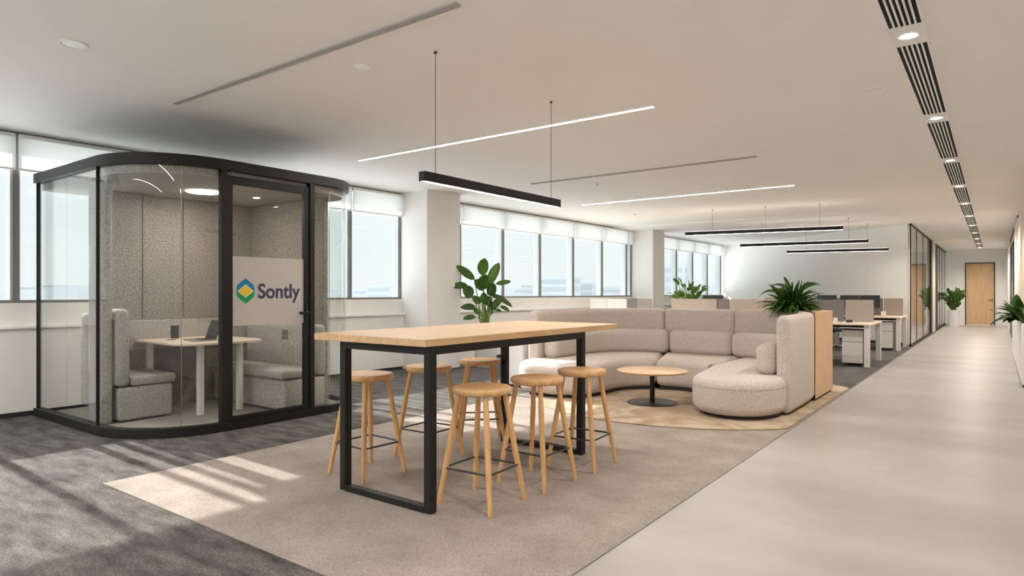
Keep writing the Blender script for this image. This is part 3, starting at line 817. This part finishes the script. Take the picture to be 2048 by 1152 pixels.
# tall paddle-leaf plant
bp_ = thing('potted_plant', (-7.46,9.22,0), 'tall plant with big paddle leaves in a white pot beside the near pillar', 'potted plant')
MB().lathe([(0,0),(.17,0),(.185,.02),(.235,.62),(.24,.74),(.225,.74),(.215,.66),(0,.66)], 48).build('pot', POTW, bp_, smooth=40)
MB().lathe([(0,.68),(.12,.675),(.218,.665)], 30).build('soil', SOIL, bp_, smooth=40)
S = .00166
def zp(x, y, dep=0): return RV*((x-578)*S)+UZ*(1.35-(y-520)*S)+FV*dep   # plane through the plant
lv = [((540,330),(570,150),130,.1,-.05,'l'),((610,440),(715,195),110,.15,.05,'l'),((455,375),(275,235),92,.0,-.1,'m'),((385,455),(213,435),80,.3,-.15,'m'),
      ((390,445),(402,580),125,.2,-.25,'m'),((690,425),(850,395),62,.0,.15,'m'),((640,545),(878,655),62,.35,.0,'m'),((560,490),(470,380),105,.1,-.1,'m'),
      ((560,480),(590,330),150,.1,-.18,'m'),((630,560),(665,420),110,.1,-.12,'m'),((470,690),(313,662),75,.3,-.1,'d'),((468,790),(335,795),58,.2,-.05,'m'),
      ((650,700),(748,578),85,.1,-.05,'m'),((735,675),(842,715),48,.3,.05,'m'),((650,705),(752,722),34,.1,.1,'m'),((575,650),(560,520),90,.0,-.2,'m'),
      ((520,640),(440,560),80,.1,-.05,'m'),((620,680),(600,560),80,.0,.0,'d'),((500,760),(440,690),60,.1,.1,'d'),((640,760),(610,650),60,0,.05,'d')]
fb = MB(); fl = MB(); fd = MB(); sb = MB()
for (a, c, w, bend, dep, kind) in lv:
    A, C = zp(*a, dep), zp(*c, dep*1.5+random.uniform(-.06,.06))
    d = C-A; L = d.length
    tgt = {'l':fl,'m':fb,'d':fd}[kind]
    up = -FV*1.0+UZ*.25+RV*random.uniform(-.35,.35)
    dd = d.normalized()+UZ*bend*.55
    leaf(tgt, A, dd, up, L*1.04, w*S, bend, 8)
    root = Vector((random.uniform(-.07,.07), random.uniform(-.07,.07), .67))
    m1 = root.lerp(A, .5)+Vector((0,0,.06)); m1.x = root.x*.6+A.x*.4; m1.y = root.y*.6+A.y*.4
    sb.tube([root, root.lerp(m1,.5)*1.0, m1, m1.lerp(A,.55), A], [.013,.012,.010,.008,.006], 7)
leafobj(fb,'foliage',LEAF,bp_); leafobj(fl,'foliage',LEAFL,bp_); leafobj(fd,'foliage',LEAFD,bp_)
sb.build('stem', STEM, bp_, smooth=60)

def bush(name, loc, label, potprof, z0, n, L, W, spread, m=(LEAF,LEAFL,LEAFD), rnd=1, bend=(.4,1.3), cat='potted plant', pot=POTW, up=.5, stems=True, sx=1, elev=(15,85)):
    rg = random.Random(rnd)
    o = thing(name, loc, label, cat)
    if potprof:
        MB().lathe(potprof, 40).build('pot', pot, o, smooth=40)
        rmax = max(p[0] for p in potprof)*.9
        MB().lathe([(0,z0-.01),(rmax,z0-.02)], 24).build('soil', SOIL, o)
    bs = [MB() for _ in m]; st = MB()
    for i in range(n):
        a = rg.uniform(0,2*PI); e = R(rg.uniform(*elev)); d = Vector((math.cos(a)*math.cos(e), math.sin(a)*math.cos(e), math.sin(e)))
        rt = Vector((math.cos(a)*spread*.35*rg.random()*sx, math.sin(a)*spread*.35*rg.random(), z0))
        base = rt+d*rg.uniform(.1,1)*spread*up
        l = L*rg.uniform(.6,1.15)
        leaf(bs[rg.randrange(len(bs))], base, d, Vector((0,0,1))+Vector((rg.uniform(-.6,.6),rg.uniform(-.6,.6),.1)), l, W*rg.uniform(.7,1.15), rg.uniform(*bend), 7)
        if stems: st.tube([rt, rt.lerp(base,.5), base], [.006,.005,.004], 5)
    for bb, mm in zip(bs, m):
        if bb.v: leafobj(bb, 'foliage', mm, o)
    if stems and st.v: st.build('stem', STEM, o, smooth=60)
    return o
# strap-leaf plant on the planter box
sp = bush('strap_leaf_plant', (-2.23,9.44,1.10), 'bushy strap-leaf plant growing from the oak planter behind the sofa', None, .0, 230, .36, .045, .24, rnd=4, bend=(.5,1.5), cat='plant', up=.35, elev=(24,85), m=(LEAF,LEAF,LEAFD))
fb = MB()
for (a, c, w, bend, dp) in (((990,520),(650,225),70,1.0,0),((1000,480),(885,235),75,.2,.05),((1120,500),(1430,235),115,.9,-.03),((1240,540),(1560,470),55,1.2,0),((740,520),(380,450),60,1.1,.05),
                       ((1085,520),(1080,385),60,0,0),((880,480),(660,390),60,1.2,-.05),((1020,500),(1025,330),40,0,.05),((1300,740),(1470,865),50,.9,-.1),((640,770),(390,720),75,.8,-.1),((1350,700),(1530,745),55,.6,0)):
    s2 = .0068/9.31
    f = lambda q: RV*((q[0]-1000)*s2)+UZ*((860-q[1])*s2)+FV*dp
    A, C = f(a), f(c); d = C-A
    leaf(fb, A, d.normalized()+UZ*bend*.5, -FV+UZ*.6, d.length*1.1, w*s2, bend, 9)
leafobj(fb,'foliage',LEAF,sp)
MB().lathe([(0,-.005),(.22,-.005),(.24,-.009)],24).build('soil', SOIL, sp)
# leafy plant beyond the desks
bush('leafy_plant', (-6.05,15.5,0), 'small bright leafy plant rising behind the grey desk screen near the back windows', [(0,0),(.16,0),(.2,.9),(.2,1.0),(.185,1.0),(.18,.95),(0,.95)], .97, 80, .20, .12, .27, rnd=11, bend=(.2,1.0), m=(LEAFL,LEAFL,LEAF), up=2.3, elev=(28,90))
# corridor plant
bush('corridor_plant', (-1.32,31.0,0), 'dark leafy plant in a tall white round pot at the end of the corridor', [(0,0),(.17,0),(.18,.03),(.2,.66),(.185,.66),(.18,.6),(0,.6)], .64, 80, .28, .16, .26, rnd=5, bend=(.2,.9), m=(LEAF,LEAFD), up=2.6, elev=(58,90))

# planter on the right wall with foliage
rpn = thing('wall_planter', (.34,15.0,0), 'long low white planter cabinet along the right wall, filled with plants', 'planter')
MB().box(-.03,.09,-3.3,3.3,.04,.90).build('cabinet_body', WHITE, rpn, bevel=.006)
pp = MB()
for k in range(5): pp.box(-.034,-.03,-3.25+k*1.3,-3.25+k*1.3+1.27,.06,.86)
pp.build('cabinet_door', WHITE, rpn)
MB().box(-.01,.08,-3.25,3.25,.90,.905).build('soil', SOIL, rpn)
MB().box(-.02,.08,-3.28,3.28,0,.04).build('plinth', BLACKB, rpn)
def trailing(loc, rnd, label, n, L, W):
    rg = random.Random(rnd); o = thing('broadleaf_plant', loc, label, 'plant', None)
    bs = [MB(),MB()]
    for i in range(n):
        a = rg.uniform(PI*.5,PI*1.5); e = R(rg.uniform(25,85))
        d = Vector((math.cos(a)*math.cos(e)*.8, math.sin(a)*math.cos(e), math.sin(e)))
        base = Vector((rg.uniform(-.03,.0), rg.uniform(-.25,.25), .0))
        leaf(bs[rg.randrange(2)], base+d*rg.uniform(0,.08), d, Vector((0,0,1)), L*rg.uniform(.6,1.1), W*rg.uniform(.7,1.1), rg.uniform(.2,1.1), 8)
    for bb, mm in zip(bs,(LEAF,LEAFD)): leafobj(bb,'foliage',mm,o)
trailing((.33,12.35,.905), 3, 'broad-leaf plant hanging over the right edge planter, nearest the camera', 34, .42, .12)
trailing((.33,13.6,.905), 9, 'broad-leaf plant in the right wall planter, second from the camera', 26, .36, .10)

# ------------------------------------------------------------------ DESKS
def desk(x0, x1, y0, y1, label, ped=None, group='office desks'):
    cx, cy = (x0+x1)/2, (y0+y1)/2
    o = thing('office_desk', (cx,cy,0), label, 'desk', group)
    w, d = (x1-x0)/2, (y1-y0)/2
    MB().box(-w,w,-d,d,.755,.785).build('desktop', TABLEW, o, bevel=.004)
    for sx in (-1,1):
        for sy in (-1,1):
            xx = sx*(w-.05); yy = sy*(d-.09)
            MB().prism([(xx-.045,yy-.04),(xx+.045,yy-.04),(xx+.045,yy+.04),(xx-.045,yy+.04)],0,.755).build('leg', DESKW, o, bevel=.006)
    MB().box(-w+.1,w-.1,-.03,.03,.68,.75).build('cable_tray', DARKG, o)
    return o
def pedestal(x0, x1, y0, dpt, label):
    o = thing('drawer_unit', ((x0+x1)/2,y0+dpt/2,0), label, 'drawer unit', 'mobile drawer units under the desks')
    w = (x1-x0)/2; d = dpt/2
    MB().box(-w,w,-d+.012,d,.05,.66).build('cabinet_body', DARKG, o, bevel=.003)
    MB().box(-w+.004,w-.004,-d,-d+.014,.055,.44).build('drawer', DESKW, o, bevel=.003)
    MB().box(-w+.004,w-.004,-d,-d+.014,.448,.655).build('drawer', DESKW, o, bevel=.003)
    for sx in (-1,1):
        for sy in (-1,1):
            MB().tube([(sx*(w-.05)-.012,sy*(d-.06),.025),(sx*(w-.05)+.012,sy*(d-.06),.025)],.025,12).build('caster', DARKG, o)
def screen(x0, x1, y, label, m, z0=.79, z1=1.21, yd=None):
    if yd is None: b = MB().box(x0,x1,y-.015,y+.015,z0,z1)
    else: b = MB().box(x0,x0+.03,y,yd,z0,z1)
    o = b.build('desk_screen', m, loc=((x0+x1)/2,y,z0), bevel=.004)
    return tag(o, label, 'desk screen', 'fabric desk screens')
def monitor(x, y, z, w, label, rz=0):
    o = thing('monitor', (x,y,z), label, 'monitor', 'monitors on the desks', rz)
    MB().box(-w/2,w/2,-.012,.012,.20,.50).build('display_panel', DARKG, o, bevel=.004)
    MB().box(-.025,.025,.012,.03,.02,.30).build('monitor_stand', DARKG, o)
    MB().box(-.1,.1,-.06,.08,0,.012).build('monitor_foot', DARKG, o, bevel=.003)
def chair(x, y, rz, label):
    o = thing('office_chair', (x,y,0), label, 'office chair', 'office chairs at the desks', rz)
    MB().box(-.24,.24,-.24,.22,.44,.51).build('seat', DARKG, o, bevel=.03, seg=4)
    MB().box(-.22,.22,.22,.27,.56,1.02).build('backrest', DARKG, o, bevel=.02, seg=4)
    MB().tube([(0,.1,.42),(0,.27,.46),(0,.285,.62)],.02,8).build('back_bracket', DARKG, o, smooth=50)
    MB().tube([(0,0,.10),(0,0,.44)],.028,12).build('gas_lift', CHROME, o, smooth=50)
    for k in range(5):
        a = 2*PI*k/5+.3; p = (math.cos(a)*.28, math.sin(a)*.28)
        l = MB().tube([(0,0,.12),(p[0],p[1],.085)],[.028,.018],8).build('base_arm', CHROME, o, smooth=50)
        MB().tube([(p[0]-.02,p[1],.035),(p[0]+.02,p[1],.035)],.035,12).build('caster', DARKG, l)
# row one (behind the sofa)
desk(-3.35,-1.80,13.12,14.72,'pale desk with white legs just behind the oak planter, nearer of the two corridor desks')
desk(-4.92,-3.37,13.12,14.72,'pale desk in the first row, hidden behind the middle of the sofa')
desk(-6.50,-4.94,13.12,14.72,'pale desk in the first row, behind the left half of the sofa')
pedestal(-2.28,-1.93,13.30,.55,'grey drawer unit under the nearer corridor desk')
pedestal(-3.9,-3.5,13.30,.55,'grey drawer unit under the middle first row desk')
chair(-2.78,12.95,R(180),'office chair with chrome base pulled up to the nearer corridor desk')
chair(-4.2,12.8,R(180),'black office chair at the middle first row desk')
screen(-5.86,-4.83,13.92,'grey desk screen in front of the bright leafy plant',SCRT)
screen(-4.81,-4.56,13.92,'narrow dark grey desk screen right of the leafy plant',SCRD)
screen(-4.54,-3.40,13.92,'grey desk screen left of the strap-leaf plant',SCRT)
screen(-3.38,-2.34,13.92,'dark grey desk screen just right of the strap-leaf plant',SCRD)
screen(-2.32,-1.84,13.92,'taupe desk screen at the corridor end of the nearer desk row',SCRT)
screen(-7.02,-6.72,13.92,'dark grey desk screen at the window end, left one of a pair',SCRD)
screen(-6.70,-6.34,13.92,'mid grey desk screen at the window end, right one of a pair',SCRN)
screen(-7.20,-6.80,12.6,'white low screen in front of the windows, left one of the pair',POTW)
screen(-6.78,-6.32,12.6,'white low screen in front of the windows, right one of the pair',SILL)
desk(-7.3,-6.3,12.2,13.0,'pale desk by the windows under the white low screens')
desk(-7.6,-6.52,13.12,14.72,'pale desk by the windows at the end of the first row')
monitor(-5.07,14.35,.785,.46,'dark monitor top showing just right of the leafy plant')
# row two
desk(-3.35,-1.74,17.25,18.75,'pale desk with white legs beside the glass meeting room, farther of the two corridor desks')
desk(-4.95,-3.37,17.25,18.75,'pale desk in the second row, behind the strap-leaf plant')
pedestal(-2.24,-1.90,17.38,.55,'grey drawer unit under the farther corridor desk')
screen(-3.35,-2.18,18.0,'dark grey desk screen in the second row',SCRD)
screen(-2.16,-1.76,18.0,'taupe desk screen at the corridor end of the farther desk row',SCRT)
screen(-4.95,-3.37,18.0,'long grey desk screen of the second row behind the strap-leaf plant',SCRT)
monitor(-3.34,17.55,.785,.44,'dark monitor behind the strap-leaf plant, leftmost of the three in the second row')
monitor(-2.83,17.55,.785,.42,'dark monitor in the second row, middle of the three')
monitor(-2.40,17.55,.785,.43,'dark monitor in the second row, rightmost of the three')
chair(-3.0,16.8,R(170),'black office chair at the farther desk row')
o = tag(MB().lathe([(0,0),(.035,0),(.038,.09),(.034,.09),(.032,.01),(0,.01)],20).build('paper_cup', PAPER, smooth=40), 'white cup on the nearer corridor desk', 'cup'); o.location = (-2.42,13.5,.785)
o = tag(MB().box(-.05,.05,-.03,.03,0,.05).build('desk_box', DARKG, bevel=.004), 'small dark box beside the white cup on the nearer desk', 'box'); o.location = (-2.2,13.6,.785)
o = tag(MB().box(-.05,.05,-.03,.03,0,.12).build('card_holder', TABLEW, bevel=.004), 'small pale card holder on the farther corridor desk', 'card holder'); o.location = (-2.12,17.6,.785)
# meeting room furniture seen through the partition
mt = thing('meeting_table', (-3.4,24.6,0), 'pale meeting table inside the glass room along the corridor', 'table')
MB().box(-1.2,1.2,-.5,.5,.72,.75).build('tabletop', TABLEW, mt, bevel=.005)
for sx in (-1,1): MB().box(sx*.8-.04,sx*.8+.04,-.3,.3,0,.72).build('leg', DESKW, mt)
linear(-5.6,-3.2,22.4,True,'linear ceiling light inside the glass meeting room','meeting room lights', ZC+.004)
linear(-5.6,-3.2,30.0,True,'linear ceiling light in the farther glass room','meeting room lights', ZC+.004)

# ------------------------------------------------------------------ LIGHT
w = bpy.data.worlds.new('World'); sc.world = w; w.use_nodes = True
t = w.node_tree; t.nodes.clear(); g = N(t)
out = g.n('ShaderNodeOutputWorld'); bg = g.n('ShaderNodeBackground'); bg.inputs[1].default_value = 1.0
tc = g.n('ShaderNodeTexCoord'); sp_ = g.n('ShaderNodeSeparateXYZ'); g.l(tc,'Generated',sp_,0)
rp = g.n('ShaderNodeValToRGB'); e = rp.color_ramp.elements
e[0].position = 0; e[0].color = (.58,.595,.60,1); e[1].position = 1; e[1].color = (2.4,2.6,2.75,1)
for p_, c_ in ((.5,(.535,.555,.56,1)),(.59,(.525,.56,.573,1)),(.72,(2.5,2.6,2.65,1))):
    x = e.new(p_); x.color = c_
mr = g.n('ShaderNodeMapRange'); mr.inputs['From Min'].default_value = -1; g.l(sp_,'Z',mr,0); g.l(mr,0,rp,0); g.l(rp,0,bg,0); g.l(bg,0,out,0)
sd = bpy.data.lights.new('sun','SUN'); sd.energy = 6.2; sd.color = (1,.95,.88); sd.angle = R(.7)
so = bpy.data.objects.new('sun', sd); COL.objects.link(so)
so.rotation_euler = Vector((math.cos(R(29.5))*1.0, math.cos(R(29.5))*-.03, -math.sin(R(29.5)))).to_track_quat('-Z','Y').to_euler()

# ------------------------------------------------------------------ CAMERA
cd = bpy.data.cameras.new('camera'); cd.sensor_width = 36; cd.lens = 36*1298/2048; cd.clip_end = 3000; cd.clip_start = .05
cd.shift_y = 9/2048
co = bpy.data.objects.new('camera', cd); COL.objects.link(co); co.location = (0,0,1.35)
co.rotation_euler = (R(90),0,math.atan(966/1298)); sc.camera = co
sc.view_settings.view_transform = 'Standard'; sc.view_settings.look = 'None'; sc.view_settings.gamma = 1
sc.view_settings.exposure = 0.85; sc.view_settings.use_curve_mapping = False
cy = sc.cycles; cy.use_denoising = True; cy.max_bounces = 9; cy.diffuse_bounces = 6; cy.glossy_bounces = 4; cy.transmission_bounces = 4
cy.transparent_max_bounces = 24; cy.caustics_reflective = False; cy.caustics_refractive = False; cy.sample_clamp_indirect = 6
cy.use_adaptive_sampling = True; cy.adaptive_threshold = .03
